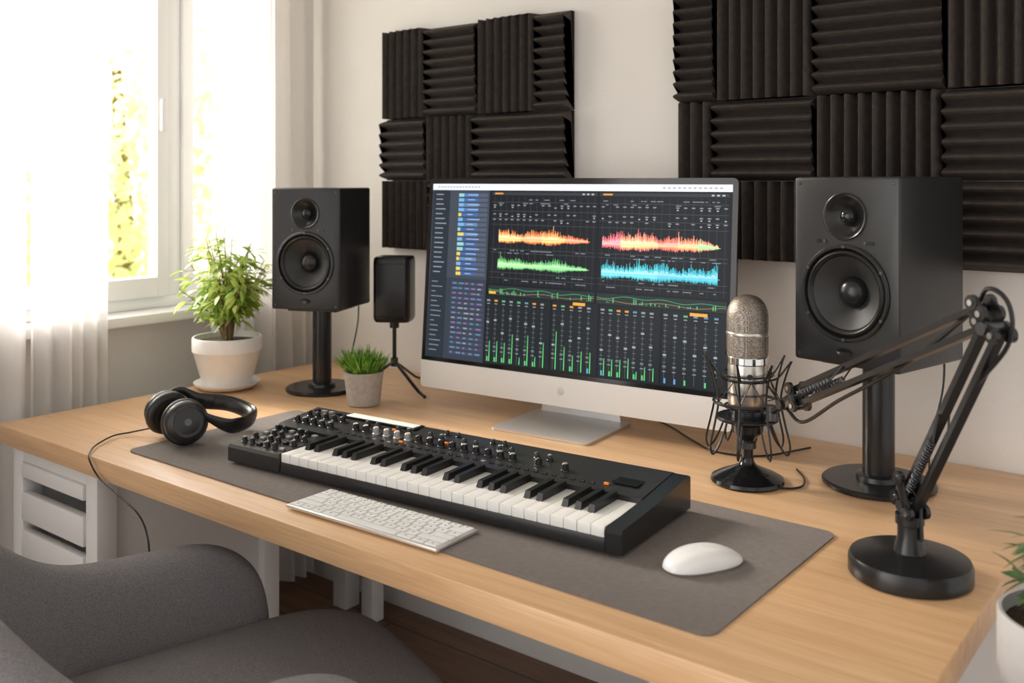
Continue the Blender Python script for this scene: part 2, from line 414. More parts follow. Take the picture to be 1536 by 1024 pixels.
# ---------------------------------------------------------------- studio monitors
def speaker(name,cx,cy,rz,zb,W=.21,D=.23,H=.338,pole=.027,base=.102,s=1):
    e=empty(name,(cx,cy,ZD),rz); e.scale=(s,s,s)
    b=MB(); b.box((0,0,zb+H/2),(W,D,H),M_blk,.006,seg=3); cab=b.obj('cabinet',e)
    fy=-D/2; zt=zb+H*.79; zw=zb+H*.385
    cuts=[]
    for (zc,r,dp) in ((zt,.0385,.03),(zw,.081,.05)):
        c=MB(); c.lathe([(r,-dp),(r,.05)],M_blk,T(0,fy,zc)@R(90,'X'),64); co=c.obj('cut',e); cuts.append(co)
        md=cab.modifiers.new('b','BOOLEAN'); md.operation='DIFFERENCE'; md.object=co; md.solver='EXACT'
    bpy.context.view_layer.update()
    dg=bpy.context.evaluated_depsgraph_get(); me=bpy.data.meshes.new_from_object(cab.evaluated_get(dg))
    cab.modifiers.clear(); cab.data=me
    me.polygons.foreach_set('use_smooth',[True]*len(me.polygons)); me.set_sharp_from_angle(angle=math.radians(25))
    for co in cuts: bpy.data.objects.remove(co)
    A=T(0,fy,zw)@R(90,'X')
    b=MB()
    b.lathe([(.0875,.0002),(.0875,.003),(.085,.005),(.081,.005),(.0785,.001),(.0785,-.004)],M_blkS,A,64,cap=False)
    b.lathe([(.0785,-.002),(.076,.002),(.072,.0045),(.068,.002),(.0655,-.003)],M_rubber,A,64,cap=False)
    b.lathe([(.0655,-.003),(.062,-.005),(.045,-.016),(.028,-.028)],M_cone,A,64,cap=False)
    b.lathe([(.0275,-.0285),(.0265,-.023),(.022,-.016),(.014,-.011),(.006,-.009),(.0001,-.0085)],M_blkS,A,48,cap=False)
    for k in range(6):
        a=2*pi*(k+.5)/6; b.lathe([(.0035,.004),(.003,.006),(.0001,.0062)],M_metal,A@T(.083*math.cos(a),.083*math.sin(a),0),10)
    b.obj('woofer',e)
    A=T(0,fy,zt)@R(90,'X'); b=MB()
    b.lathe([(.043,.0002),(.043,.002),(.041,.003),(.038,.002),(.034,-.003),(.024,-.011),(.0165,-.014)],M_blkS,A,48,cap=False)
    b.lathe([(.0165,-.0135),(.0155,-.0085),(.012,-.004),(.006,-.001),(.0001,0)],M_blkG,A,32,cap=False)
    b.obj('tweeter',e)
    b=MB()
    for sx in (-1,1):
        b.lathe([(.004,0),(.0035,.002),(.0001,.0022)],M_metal,T(sx*.04,fy,zb+H*.655)@R(90,'X'),12)
        b.box((sx*.052,fy-.0005,zb+H*.655),(.009,.002,.006),M_blkS)
        for z in (zb+.012,zb+H-.012): b.lathe([(.003,0),(.0025,.0012),(.0001,.0014)],M_metal,T(sx*(W/2-.012),fy,z)@R(90,'X'),10)
    b.lathe([(.016,0),(.015,.0022),(.011,.0015),(.0001,.0008)],M_blkG,T(0,fy,zb+.025)@Matrix.Diagonal((1,1,.45,1))@R(90,'X'),24)
    b.obj('baffle_details',e)
    b=MB()
    b.lathe([(base-.004,0.0008),(base,.003),(base,.008),(base-.004,.011),(.001,.012)],M_blkS,None,48)
    b.cyl((0,0,.011),(0,0,zb-.008),pole,M_blkS,seg=32)
    b.lathe([(pole+.012,.012),(pole+.010,.02),(pole,.024)],M_blkS,None,32)
    b.box((0,0,zb-.005),(W*.72,D*.62,.008),M_blkS,.002)
    b.obj('stand',e)
    b=MB(); b.tube(cr([(.05,D/2+.001,zb+.06),(.055,D/2+.02,zb+.02),(.06,D/2+.01,zb-.06),(.05,D/2-.02,.07),(.055,D/2-.03,.022),(.05,D/2-.02,.008)]),.0022,M_blkS); b.obj('cable',e)
    return e
speaker('studio_monitor_speaker',-2.128,1.832,22,.240,D=.20)
speaker('studio_monitor_speaker.001',-.600,1.935,-13,.234,D=.225,pole=.0285,base=.101,s=1.06)

# small speaker on tripod
e=empty('satellite_speaker',(-2.01,2.005,ZD),30)
b=MB(); P=rrect(-.055,.055,-.045,.045,.018)
vs=[];fs=[];n=len(P);st=[(.188,.90),(.193,.97),(.203,1),(.363,1),(.373,.97),(.377,.9)]
for z,k in st:
    for x,y in P: vs.append((x*k,y*k,z))
for i in range(len(st)-1):
    for j in range(n): fs.append([i*n+j,i*n+(j+1)%n,(i+1)*n+(j+1)%n,(i+1)*n+j])
fs+=[list(range(n))[::-1],[(len(st)-1)*n+j for j in range(n)]]
b.add(vs,fs,M_blkS); b.box((0,-.0455,.283),(.088,.004,.15),M_blk,.0015); b.obj('speaker_body',e)
b=MB(); b.cyl((0,0,.06),(0,0,.190),.006,M_blkS); b.cyl((0,0,.168),(0,0,.190),.014,M_blkS); b.cyl((0,0,.055),(0,0,.08),.011,M_blkS)
for a,L in ((-42,.21),(60,.095),(178,.095)):
    c,s_=math.cos(math.radians(a-10)),math.sin(math.radians(a-10))
    b.tube(cr([(0,0,.07),(c*L*.4,s_*L*.4,.042),(c*L*.8,s_*L*.8,.014),(c*L,s_*L,.007)],5),.005,M_blkS,flat=(.7,1.2)); b.sph((c*L,s_*L,.0062),.0055,M_rubber,seg=8)
b.obj('tripod',e)

# ---------------------------------------------------------------- monitor
e=empty('desktop_computer_monitor',(-1.353,1.92,ZD),4.6)
W=.872; z0,z1=.048,.606; H=z1-z0
LM=T(0,0,z0)@R(-4.4,'X')@T(0,0,-z0)
def slab(b,x0,x1,za,zb,y0,y1,r,m,rt=True,rb=True):
    P=[]
    for cx,cz,a0,on in ((x1-r,zb-r,0,rt),(x0+r,zb-r,90,rt),(x0+r,za+r,180,rb),(x1-r,za+r,270,rb)):
        if on:
            for k in range(7):
                a=math.radians(a0+15*k); P.append((cx+r*math.cos(a),cz+r*math.sin(a)))
        else:
            P.append((cx+(r if a0 in(0,270) else -r),cz+(r if a0<170 else -r)))
    b.prism(P,y0,y1,m,'Y')
b=MB(); b.M=LM
slab(b,-W/2,W/2,z0,z1,-.003,.005,.014,M_metal)
vs=[];fs=[];NX=14;NZ=10
for j in range(NZ+1):
    for i in range(NX+1):
        u=i/NX*2-1;v=j/NZ*2-1
        vs.append((u*W/2*.99,.005+.04*(1-u*u)**.7*(1-v*v)**.7,(z0+z1)/2+v*H/2*.985))
for j in range(NZ):
    for i in range(NX):
        a=j*(NX+1)+i; fs.append([a,a+1,a+NX+2,a+NX+1])
b.add(vs,fs,M_alu)
slab(b,-W/2,W/2,z0,z0+.070,-.006,-.003,.012,M_chin,rt=False)
b.lathe([(.010,0),(.0098,.0004),(.0001,.0005)],M_alu,T(0,-.006,z0+.037)@R(90,'X'),24)
b.obj('housing',e)
b=MB(); b.M=LM; slab(b,-W/2,W/2,z0+.0705,z1,-.0055,-.003,.013,M_blkG,rb=False); b.obj('glass',e)
b=MB()
b.prism(rrect(-.128,.140,-.122,.105,.014),.0005,.006,M_alu,'Z')
vs=[];fs=[]
pth=[(.100,.004),(.102,.03),(.095,.09),(.075,.15),(.045,.21)]
for (y,z),w in zip(pth,(.115,.11,.10,.095,.09)):
    vs+=[(-w,y,z),(w,y,z),(w,y-.008,z),(-w,y-.008,z)]
for i in range(len(pth)-1):
    o=i*4
    for j in range(4): fs.append([o+j,o+(j+1)%4,o+4+(j+1)%4,o+4+j])
fs+=[[3,2,1,0],[16,17,18,19]]
b.add(vs,fs,M_alu); b.obj('stand',e)

# screen UI
class UI:
    def __init__(s): s.V=[];s.F=[];s.C=[]; s.sx0=-W/2+.013; s.sw=W-.026; s.zt=z1-.015; s.sh=(z1-.015)-(z0+.081)
    def p(s,u,v,l): return LM@Vector((s.sx0+u*s.sw,-.0057-l*.00012,s.zt-v*s.sh))
    def quad(s,u0,v0,u1,v1,c,l=1,c2=None):
        o=len(s.V); s.V+=[s.p(u0,v0,l),s.p(u1,v0,l),s.p(u1,v1,l),s.p(u0,v1,l)]; s.F.append([o,o+1,o+2,o+3])
        c2=c2 or c; s.C+=[c,c,c2,c2]
ui=UI(); rnd=random.Random(3)
def q(*a,**k): ui.quad(*a,**k)
q(0,0,1,1,(.009,.011,.014),l=0)
q(0,0,1,.036,(.68,.71,.75))
for i in range(26): 
    u=.02+i*.012 if i<14 else .80+(i-14)*.015
    q(u,.014,u+.008,.022,(.35,.37,.4),l=2)
q(0,.036,.222,.54,(.046,.055,.072)); q(0,.54,.222,1,(.032,.040,.055))
q(.003,.036,.07,1,(.020,.026,.035),l=2)
for i in range(17):
    v=.055+i*.028
    q(.105,v,.18,v+.019,rnd.choice([(.05,.12,.30),(.07,.16,.38),(.05,.10,.25),(.10,.20,.36)]),l=3)
    q(.18,v,.215,v+.019,(.07,.09,.13),l=3)
    q(.105,v,.105+rnd.uniform(.008,.028),v+.019,rnd.choice([(.65,.50,.08),(.25,.5,.5),(.6,.5,.15),(.15,.35,.6)]),l=4)
    q(.015,v+.004,.015+rnd.uniform(.02,.045),v+.010,(.22,.25,.30),l=4)
    q(.14,v+.006,.14+rnd.uniform(.02,.05),v+.010,(.35,.45,.6),l=5)
for i in range(15):
    v=.56+i*.028
    q(.09,v,.215,v+.018,(.045,.055,.08),l=3)
    for k in range(5): q(.095+k*.024,v+.004,.095+k*.024+rnd.uniform(.008,.02),v+.012,rnd.choice([(.12,.18,.36),(.25,.25,.30),(.20,.12,.28),(.08,.18,.30)]),l=4)
    q(.012,v+.004,.012+rnd.uniform(.015,.045),v+.009,(.18,.20,.23),l=4)
PN=[(.232,.598),(.606,.992)]
for (a,c) in PN:
    q(a,.045,c,.555,(.011,.013,.016)); q(a,.045,c,.062,(.032,.036,.044),l=2)
    q(a+.01,.049,a+.04,.058,(.6,.26,.05),l=3)
    for k in range(3): q(c-.05+k*.015,.05,c-.042+k*.015,.058,(.4,.4,.4),l=3)
    for k in range(17):
        u=a+.01+(c-a-.02)*k/16; q(u,.07,u+.0012,.55,(.04,.045,.052),l=2)
        for vv in (.115,.165,.195): 
            if rnd.random()<.7: q(u-.004,vv,u+.006,vv+.006,(.20,.22,.24),l=3)
            if rnd.random()<.25: q(u-.002,vv+.012,u+.004,vv+.017,(.4,.4,.42),l=3)
    for vv in (.10,.15,.19,.225,.36,.38,.49,.52): q(a,vv,c,vv+.0018,(.07,.075,.085),l=2)
    for _ in range(60):
        u=rnd.uniform(a+.01,c-.03); vv=rnd.choice([.085,.105,.365,.38,.50,.53]); q(u,vv,u+rnd.uniform(.005,.02),vv+.005,(.16,.18,.20),l=3)
def wave(u0,u1,vc,cols,edge,amp,seed,fade=True):
    r=random.Random(seed); n=190
    for i in range(n):
        t=i/n; u=u0+(u1-u0)*t; w=(u1-u0)/n
        env=.80+.14*math.sin(t*11+seed)+.10*math.sin(t*27+seed*2)
        if fade: env*=1-.7*max(0,(t-.68)/.32)
        up=amp*env*r.uniform(.45,1.0)*(1.35 if r.random()<.10 else 1); dn=amp*.50*env*r.uniform(.5,1)
        ce=cols[int(t*len(cols))%len(cols)]; eg=edge
        if r.random()<.25: eg=tuple(.5*x+.5*y for x,y in zip(edge,ce))
        q(u,vc-up,u+w,vc,eg,l=4,c2=ce)
        q(u,vc,u+w,vc+dn,ce,l=4,c2=eg)
        q(u,vc-up*.42,u+w,vc+dn*.5,tuple(min(1,x*.6+.34) for x in ce),l=5,c2=ce)
    q(u0,vc-.0015,u1+.006,vc+.0015,cols[-1],l=6)
wave(.262,.572,.305,[(.95,.72,.22),(.92,.50,.16),(.95,.65,.18),(.9,.33,.14)],(.72,.13,.05),.062,2)
wave(.618,.965,.310,[(.85,.23,.28),(.75,.70,.28),(.95,.56,.22),(.9,.28,.14),(.9,.5,.18),(.38,.75,.28)],(.78,.13,.15),.072,5)
wave(.262,.572,.452,[(.36,.72,.28),(.27,.64,.25)],(.07,.38,.11),.050,7)
wave(.618,.965,.462,[(.16,.66,.72),(.08,.52,.62)],(.03,.36,.45),.070,9,False)
MX=[(.226,.455),(.460,.612),(.618,.805),(.811,.995)]
q(.222,.56,1,1,(.007,.009,.011),l=1)
for a,c in PN:
    q(a,.565,c,.62,(.02,.028,.03),l=2)
    n=60
    for i in range(n):
        u=a+(c-a)*i/n; v1=.583+.005*math.sin(i*.35)+.004*math.sin(i*.13+2); q(u,v1,u+(c-a)/n,v1+.002,(.08,.40,.16),l=4)
        v1=.602-.006*math.sin(i*.22+1); q(u,v1,u+(c-a)/n,v1+.002,(.35,.25,.1),l=4)
        if rnd.random()<.35: q(u,.61-rnd.uniform(0,.03),u+.003,.612,(.1,.40,.15),l=4)
for j,(a,c) in enumerate(MX):
    q(a,.625,c,.995,(.013,.016,.019),l=2)
    n=int((c-a)/.0265)
    for i in range(n):
        u=a+.008+(c-a-.01)*i/n
        q(u,.68,u+.0014,.985,(.08,.09,.10),l=3)
        for k in range(9): q(u-.004,.70+k*.026,u+.006,.7022+k*.026,(.14,.15,.16),l=3)
        q(u-.005,.645,u+.007,.655,rnd.choice([(.6,.25,.04),(.1,.35,.15),(.22,.24,.26),(.22,.24,.26),(.1,.22,.35)]),l=4)
        fv=rnd.uniform(.73,.86); q(u-.004,fv,u+.006,fv+.009,(.30,.32,.34),l=5)
        q(u-.004,.665,u+.006,.670,(.24,.26,.28),l=4)
        q(u-.004,.90,u+.006,.905,(.20,.22,.24),l=4); q(u-.004,.925,u+.006,.93,(.20,.22,.24),l=4)
        mh=rnd.uniform(.03,.20)*(1 if j<2 else .5)
        if j<3: q(u+.009,.985-mh,u+.0118,.985,(.08,.42,.13),l=5,c2=(.12,.65,.18))
        if rnd.random()<.5: q(u+.001,.96,u+.006,.985,(.1,.45,.15) if rnd.random()<.7 else (.1,.3,.55),l=5)
q(.53,.625,.57,.640,(.85,.33,.04),l=6); q(.89,.63,.94,.645,(.85,.33,.04),l=6); q(.235,.60,.26,.612,(.85,.42,.04),l=6)
me=bpy.data.meshes.new('display_content'); me.from_pydata(ui.V,[],ui.F)
ca=me.color_attributes.new('Col','FLOAT_COLOR','POINT'); ca.data.foreach_set('color',[x for c in ui.C for x in (c[0],c[1],c[2],1)])
me.materials.append(M_screen); o=bpy.data.objects.new('display_content',me); sc.collection.objects.link(o); o.parent=e

# ---------------------------------------------------------------- synthesizer
e=empty('synthesizer_keyboard',(-1.722,1.226,ZM),4.2); e.scale=(1.02,.96,1)
LW=.910
b=MB()
cheek=[(0,.006),(0,.038),(.006,.045),(.06,.047),(.135,.052),(.272,.066),(.28,.062),(.28,.006)]
b.prism(cheek,LW-.030,LW,M_blkS)
b.box((LW/2,.14,.012),(LW-.004,.276,.014),M_blk,.003)
b.box((.52,.006,.017),(.730,.012,.022),M_blk,.002)
lb=[(0,.006),(0,.034),(.005,.040),(.135,.048),(.135,.006)]
b.prism(lb,0,.150,M_blk)
pan=[(.138,.006),(.138,.054),(.272,.067),(.28,.063),(.28,.006)]
b.prism(pan,0,LW-.0295,M_blk)
b.box((.152,.067,.028),(.004,.135,.034),M_blkS,.001)
for x in (.03,.86):
    for y in (.03,.25): b.cyl((x,y,0),(x,y,.008),.008,M_rubber)
b.obj('case',e,ang=30)
b=MB(); nw=29; kx0=.155; kw=(LW-.0305-kx0)/nw
for i in range(nw):
    x=kx0+kw*(i+.5)
    b.box((x,.070,.036),(kw-.0012,.136,.018),M_kw,.0012)
b.obj('white_keys',e)
b=MB()
for i in range(nw-1):
    if i%7 in (0,1,3,4,5):
        x=kx0+kw*(i+1)
        vs=[(x-.0065,.05,.044),(x+.0065,.05,.044),(x+.0065,.138,.044),(x-.0065,.138,.044),(x-.005,.056,.057),(x+.005,.056,.057),(x+.005,.138,.0585),(x-.005,.138,.0585)]
        b.add(vs,[[0,1,5,4],[1,2,6,5],[2,3,7,6],[3,0,4,7],[4,5,6,7],[3,2,1,0]],M_kb)
b.obj('black_keys',e)
def pz(y): return .054+(y-.138)*(.013/.134)
b=MB(); rn=random.Random(11)
def knob(x,y,r=.0075,h=.013,m=None,z=None,cap=None):
    z=pz(y) if z is None else z
    b.lathe([(r*1.25,0),(r*1.2,.002),(r,.003),(r*.9,h),(r*.75,h+.001),(.0001,h+.001)],m or M_blkS,T(x,y,z-.0005),16)
    b.box((x,y-r*.4,z+h+.0014),(.0010,r*.7,.0006),M_kw)
    if cap: b.lathe([(r*.7,0),(r*.65,.0012),(.0001,.0014)],cap,T(x,y,z+h+.0003),14)
for i in range(20):
    x=.19+i*.0285
    if i<15 or i%2==0: knob(x,.190,.0072,.013,M_kgrey if 1<i<6 else None,cap=rn.choice([M_kgrey,None,M_kgrey,None,M_kgrey]) if i>5 else M_cream)
    if i%3!=2 and i<17: knob(x+.006,.222,.0056,.010,None,cap=rn.choice([None,M_kgrey,M_kgrey,None]))
    if i%4 in(0,3) and i>5 and i<14: knob(x,.250,.005,.009,None,cap=rn.choice([None,M_kgrey,None]))
for i in range(32):
    x=.17+i*.0195; y=.160
    b.box((x,y,pz(y)+.001),(.009,.005,.003),rn.choice([M_blkS,M_kgrey,M_blkS,M_blkS,M_blkS]),.001)
for x,y in ((.27,.222),(.33,.170),(.42,.205),(.80,.166)):
    b.box((x,y,pz(y)+.002),(.009,.006,.004),M_orange,.001)
b.box((.83,.20,pz(.2)+.0005),(.05,.05,.001),M_blkG)
b.obj('knobs_and_buttons',e)
b=MB()
b.box((.21,.256,pz(.256)+.0025),(.19,.026,.004),M_lcd,.001)
b.box((.21,.256,pz(.256)+.0005),(.206,.036,.005),M_blkG,.001)
b.obj('display',e)
b=MB()
for r_ in range(4):
    for c in range(6):
        x=.018+c*.0225; y=.03+r_*.032; zz=.040+y*.06
        if (r_+c)%3==0: knob(x,y,.006,.010,z=zz,cap=M_kgrey)
        elif (r_+c)%3==1: knob(x,y,.006,.010,z=zz)
        else: b.box((x,y,zz+.002),(.012,.010,.005),rn.choice([M_blkS,M_kgrey,M_blkS,M_kgrey]),.001)
for c in range(5):
    knob(.03+c*.025,.175,.007,.012,cap=rn.choice([None,M_kgrey])); knob(.03+c*.025,.215,.006,.012)
    if c<4: b.box((.02+c*.022,.25,pz(.25)+.002),(.012,.009,.005),rn.choice([M_blkS,M_kgrey]),.001)
b.obj('performance_controls',e)

# ---------------------------------------------------------------- computer keyboard
e=empty('computer_keyboard',(-1.226,1.184,ZM),1.8)
b=MB(); KW,KD=.362,.110
b.box((0,0,.0035),(KW,KD,.006),M_alu,.002)
b.obj('keyboard_case',e)
b=MB(); rows=[14,14,13,12,11,8]
y=KD/2-.0095; 
for ri,nk in enumerate(rows):
    h=.011 if ri==0 else .0150
    x=-KW/2+.005; tot=KW-.010
    ws=[1]*nk
    if ri==1: ws[-1]=1.5
    if ri==2: ws[0]=1.5
    if ri==3: ws[0]=1.8; ws[-1]=1.8
    if ri==4: ws[0]=2.3; ws[-1]=2.3
    if ri==5: ws=[1,1,1,1.25,5.2,1.25,1,1]
    tw=sum(ws)
    for w in ws:
        kw_=w*tot/tw
        b.box((x+kw_/2,y,.0074),(kw_-.0036,h,.0024),M_key,.0008,seg=1)
        if w<1.4: b.box((x+kw_/2,y,.00865),(.0035,.0035,.0003),M_keyt)
        x+=kw_
    y-= (.0150 if ri==0 else .0180)
b.obj('keycaps',e)

# ---------------------------------------------------------------- mouse
e=empty('computer_mouse',(-.686,1.354,ZM),-28)
b=MB(); vs=[];fs=[]
L_,W_,H_=.068,.035,.034
rings=10
for k in range(rings+1):
    t=k/rings; a=t*pi/2
    rr=math.cos(a)**.55 if t<1 else 0; zz=math.sin(a)
    for j in range(36):
        th=2*pi*j/36; c,s_=math.cos(th),math.sin(th); ex=.80
        x=W_*rr*math.copysign(abs(c)**ex,c); yy=L_*rr*math.copysign(abs(s_)**ex,s_)
        hz=.004+(H_-.008)*zz*(1-.35*((yy+.012)/L_)**2)
        vs.append((x,yy,hz))
for k in range(rings):
    for j in range(36): fs.append([k*36+j,k*36+(j+1)%36,(k+1)*36+(j+1)%36,(k+1)*36+j])
b.add(vs,fs,M_wp)
vs2=[(v[0]*.96,v[1]*.96,.0005) for v in vs[:36]]+[(v[0],v[1],v[2]) for v in vs[:36]]
b.add(vs2,[[j,(j+1)%36,36+(j+1)%36,36+j] for j in range(36)]+[list(range(36))[::-1]],M_alu)
b.obj('mouse_shell',e,ang=50)

# ---------------------------------------------------------------- headphones
e=empty('headphones',(0.014,-.014,ZM+.002))
cA=Vector((-2.045,1.288,.053)); cB=Vector((-1.925,1.262,.051))
axA=Vector((-1,.12,.28)).normalized(); axB=Vector((1,-.42,.20)).normalized()
def cup(name,c,ax):
    q_=ax.to_track_quat('Z','Y').to_matrix().to_4x4(); A=Matrix.Translation(c)@q_@Matrix.Scale(1.14,4)
    b=MB()
    b.lathe([(.0001,.026),(.022,.0258),(.026,.0245),(.028,.0255),(.034,.022),(.040,.014),(.042,.006),(.041,.001)],M_blk,A,40,cap=False)
    b.lathe([(.0285,.0247),(.0295,.0262),(.031,.0245)],M_metal,A,40,cap=False)
    b.lathe([(.041,.001),(.0445,-.002),(.0455,-.010),(.043,-.018),(.036,-.022),(.027,-.020),(.024,-.012),(.0001,-.010)],M_cush,A,40,cap=False)
    return b.obj(name,e,ang=60)
cup('earcup_left',cA,axA); cup('earcup_right',cB,axB)
b=MB()
top=Vector((-1.925,1.440,.032))
pA=cA+axA*.024; pB=cB+axB*.022
path=cr([pA+Vector((0,.0,.02)),pA+Vector((.005,.05,.03)),Vector((-2.035,1.375,.064)),Vector((-1.995,1.428,.052)),top+Vector((0,0,.006)),Vector((-1.878,1.405,.036)),Vector((-1.866,1.34,.036)),pB+Vector((.006,.035,.008)),pB+Vector((0,.008,.004))],8)
n=len(path)
b.tube(path,.006,M_blkS,seg=12,rad=[.0058+.006*min(1,max(0,(min(i,n-1-i)/n-.16)/.1)) for i in range(n)],flat=(1.6,.55))
inner=[p for i,p in enumerate(path) if .3<i/n<.72]
cen=Vector((-1.97,1.34,.045))
b.tube([p+(cen-p).normalized()*.007 for p in inner],.011,M_cush,seg=12,flat=(1.35,.7))
for c,ax in ((cA,axA),(cB,axB)):
    b.cyl(c+ax*.016,c+ax*.031,.008,M_metal)
b.obj('headband',e)
b=MB()
b.tube(cr([(-2.075,1.265,.012),(-2.11,1.235,.003),(-2.12,1.20,.001),(-2.085,1.142,.000),(-2.045,1.104,-.0005),(-2.015,1.085,-.008),(-1.975,1.085,-.040),(-1.89,1.082,-.060),(-1.81,1.080,-.084),(-1.775,1.078,-.12),(-1.767,1.077,-.17),(-1.775,1.077,-.23)],8),.0019,M_blkS,seg=6)
b.obj('cable',e)

# ---------------------------------------------------------------- microphone
e=empty('condenser_microphone',(-.812,1.795,ZD),0)
b=MB()
b.lathe([(.070,.0005),(.0725,.004),(.070,.010),(.055,.018),(.035,.026),(.018,.034),(.013,.042),(.012,.05)],M_blkG,None,48)
b.cyl((0,0,.045),(0,0,.085),.011,M_blkS,seg=20); b.cyl((0,0,.068),(0,0,.080),.017,M_metal,seg=24)
b.lathe([(.010,.083),(.022,.092),(.030,.10),(.032,.115),(.028,.122),(.012,.124)],M_blkS,None,28)
b.cyl((0,-.02,.105),(0,.02,.105),.010,M_metal)
b.obj('desk_stand',e)
b=MB()
b.lathe([(.026,.150),(.036,.153),(.0385,.157),(.0385,.235),(.0375,.238)],M_silver,None,48)
b.lathe([(.0395,.236),(.041,.238),(.041,.250),(.0395,.252)],M_chrome,None,48)
b.lathe([(.0390,.176),(.0396,.178),(.0390,.180)],M_metal,None,48)
b.lathe([(.0345,.125),(.0345,.150)],M_blkS,None,32)
b.lathe([(.006,.0),(.0055,.001),(.0001,.0012)],M_metal,T(0.02,-.033,.215)@R(32,'Z')@R(90,'X'),16)
b.obj('body',e)
b=MB()
pr=[(.0400,.252),(.0408,.262),(.0408,.328)]
for k in range(1,9):
    a=pi/2*k/8; pr.append((max(.0001,.0408*math.cos(a)**.8 if k<8 else .0001),.328+.044*math.sin(a)))
b.lathe(pr,M_grille,None,48,cap=False)
b.lathe([(.0410,.292),(.0420,.294),(.0420,.298),(.0410,.300)],M_silver,None,48,cap=False)
b.obj('grille',e)
b=MB()
def ring(r,z,t,m=M_blkS,n=40): b.tube([(r*math.cos(2*pi*i/n),r*math.sin(2*pi*i/n),z) for i in range(n)],t,m,closed=True)
ring(.044,.205,.0025); ring(.044,.150,.0025); ring(.066,.160,.003); ring(.058,.128,.004); ring(.050,.215,.002)
b.lathe([(.036,.122),(.058,.126),(.058,.131),(.036,.130)],M_blkS,None,40,cap=False)
for k in range(8):
    a=2*pi*k/8+.2
    def P(r,z,da=0): return (r*math.cos(a+da),r*math.sin(a+da),z)
    b.tube(cr([P(.045,.205),P(.060,.212),P(.078,.236),P(.086,.246),P(.080,.232),P(.068,.190),P(.066,.160),P(.074,.120),P(.083,.080),P(.078,.062),P(.064,.078),P(.050,.110),P(.045,.128)],5),.0021,M_blkS,seg=6)
    b.tube([P(.066,.162),P(.044,.205,.39)],.0011,M_rubber,seg=5); b.tube([P(.066,.162),P(.044,.205,-.39)],.0011,M_rubber,seg=5)
    b.tube([P(.066,.160),P(.044,.150,.39)],.0011,M_rubber,seg=5)
b.obj('shock_mount',e)
b=MB(); b.tube(cr([(0.02,.0,.012),(.06,-.01,.006),(.085,.0,.003),(.10,.03,.003),(.085,.08,.003),(.05,.13,.003)]),.0022,M_blkS); b.obj('cable',e)

# ---------------------------------------------------------------- boom arm
e=empty('microphone_boom_arm',(0,0,ZD))
B=Vector((-.425,1.520,0)); 
b=MB()
b.lathe([(.086,.0005),(.089,.003),(.089,.024),(.086,.030),(.060,.034),(.040,.036),(.024,.038),(.022,.046),(.018,.060),(.018,.078),(.021,.080),(.021,.094),(.0001,.096)],M_blkS,Matrix.Translation(B),56)
b.obj('round_base',e)
Ee=Vector((-.290,1.425,.400)); A_=Vector((-.672,1.703,.205)); J1=B+Vector((0,0,.108))
side=Vector((.589,.808,0))
b=MB()
def perp(p,q_):
    d=(q_-p).normalized(); return d.cross(side).normalized()
def section(p,q_,off,w=.0075,sp=True):
    n_=perp(p,q_); d=(q_-p).normalized()
    for s1 in (-1,1):
        b.tube([p+n_*off*s1,q_+n_*off*s1],w,M_blkS,seg=4,flat=(.85,1.5),up0=n_)
    if sp:
        for s2 in (-1,1):
            pts=[];L=.10;N=130
            for i in range(N):
                t=i/(N-1); a=2*pi*20*t; c=p+d*(.03+L*t)+side*.013*s2
                pts.append(c+n_*.0055*math.cos(a)+side*.0055*math.sin(a))
            b.tube(pts,.0012,M_metal,seg=5)
            b.tube([p+side*.013*s2,p+d*.03+side*.013*s2],.0015,M_metal,seg=5); b.tube([p+d*.13+side*.013*s2,p+d*.17+n_*off+side*.01*s2],.0015,M_metal,seg=5)
section(J1,Ee,.014); section(A_,Ee+Vector((-.012,.008,.014)),.014)
b.obj('arm_tubes',e)
b=MB()
def plate(pts,w=.014):
    for s2 in (-1,1):
        for i in range(len(pts)-1):
            b.tube([pts[i]+side*w*s2,pts[i+1]+side*w*s2],.0105,M_blkS,seg=10,flat=(1,.3),up0=(pts[i+1]-pts[i]).cross(side))
        for p in pts: 
            b.cyl(p+side*(w-.003)*s2,p+side*(w+.004)*s2,.0110,M_blkS)
            b.cyl(p+side*(w+.003)*s2,p+side*(w+.006)*s2,.0045,M_chrome,seg=10)
n1=perp(J1,Ee); n2=perp(A_,Ee)
plate([J1-n1*.016,J1+n1*.016]); b.cyl(B+Vector((0,0,.09)),J1,.012,M_blkS); b.cyl(J1-side*.02,J1+side*.02,.008,M_metal)
plate([J1-n1*.010,J1+Vector((-.004,0,.04))])
plate([Ee-n1*.016,Ee+n1*.016,Ee+Vector((-.018,.012,.032)),Ee+n2*.02])
plate([A_-n2*.016,A_+n2*.016])
b.cyl(Ee-side*.022,Ee+side*.022,.009,M_metal)
Wp=A_+Vector((-.030,.022,-.022))
plate([A_,Wp],.010)
b.cyl(Wp-side*.018,Wp+side*.024,.009,M_blkS); b.cyl(Wp+side*.022,Wp+side*.034,.013,M_blkS,seg=8)
b.tube([Wp,Wp+Vector((-.03,.022,-.018)),Vector((-.755,1.762,.150))],.0075,M_blkS)
b.cyl(Vector((-.745,1.757,.140)),Vector((-.745,1.757,.168)),.011,M_metal)
b.obj('joints',e)
b=MB()
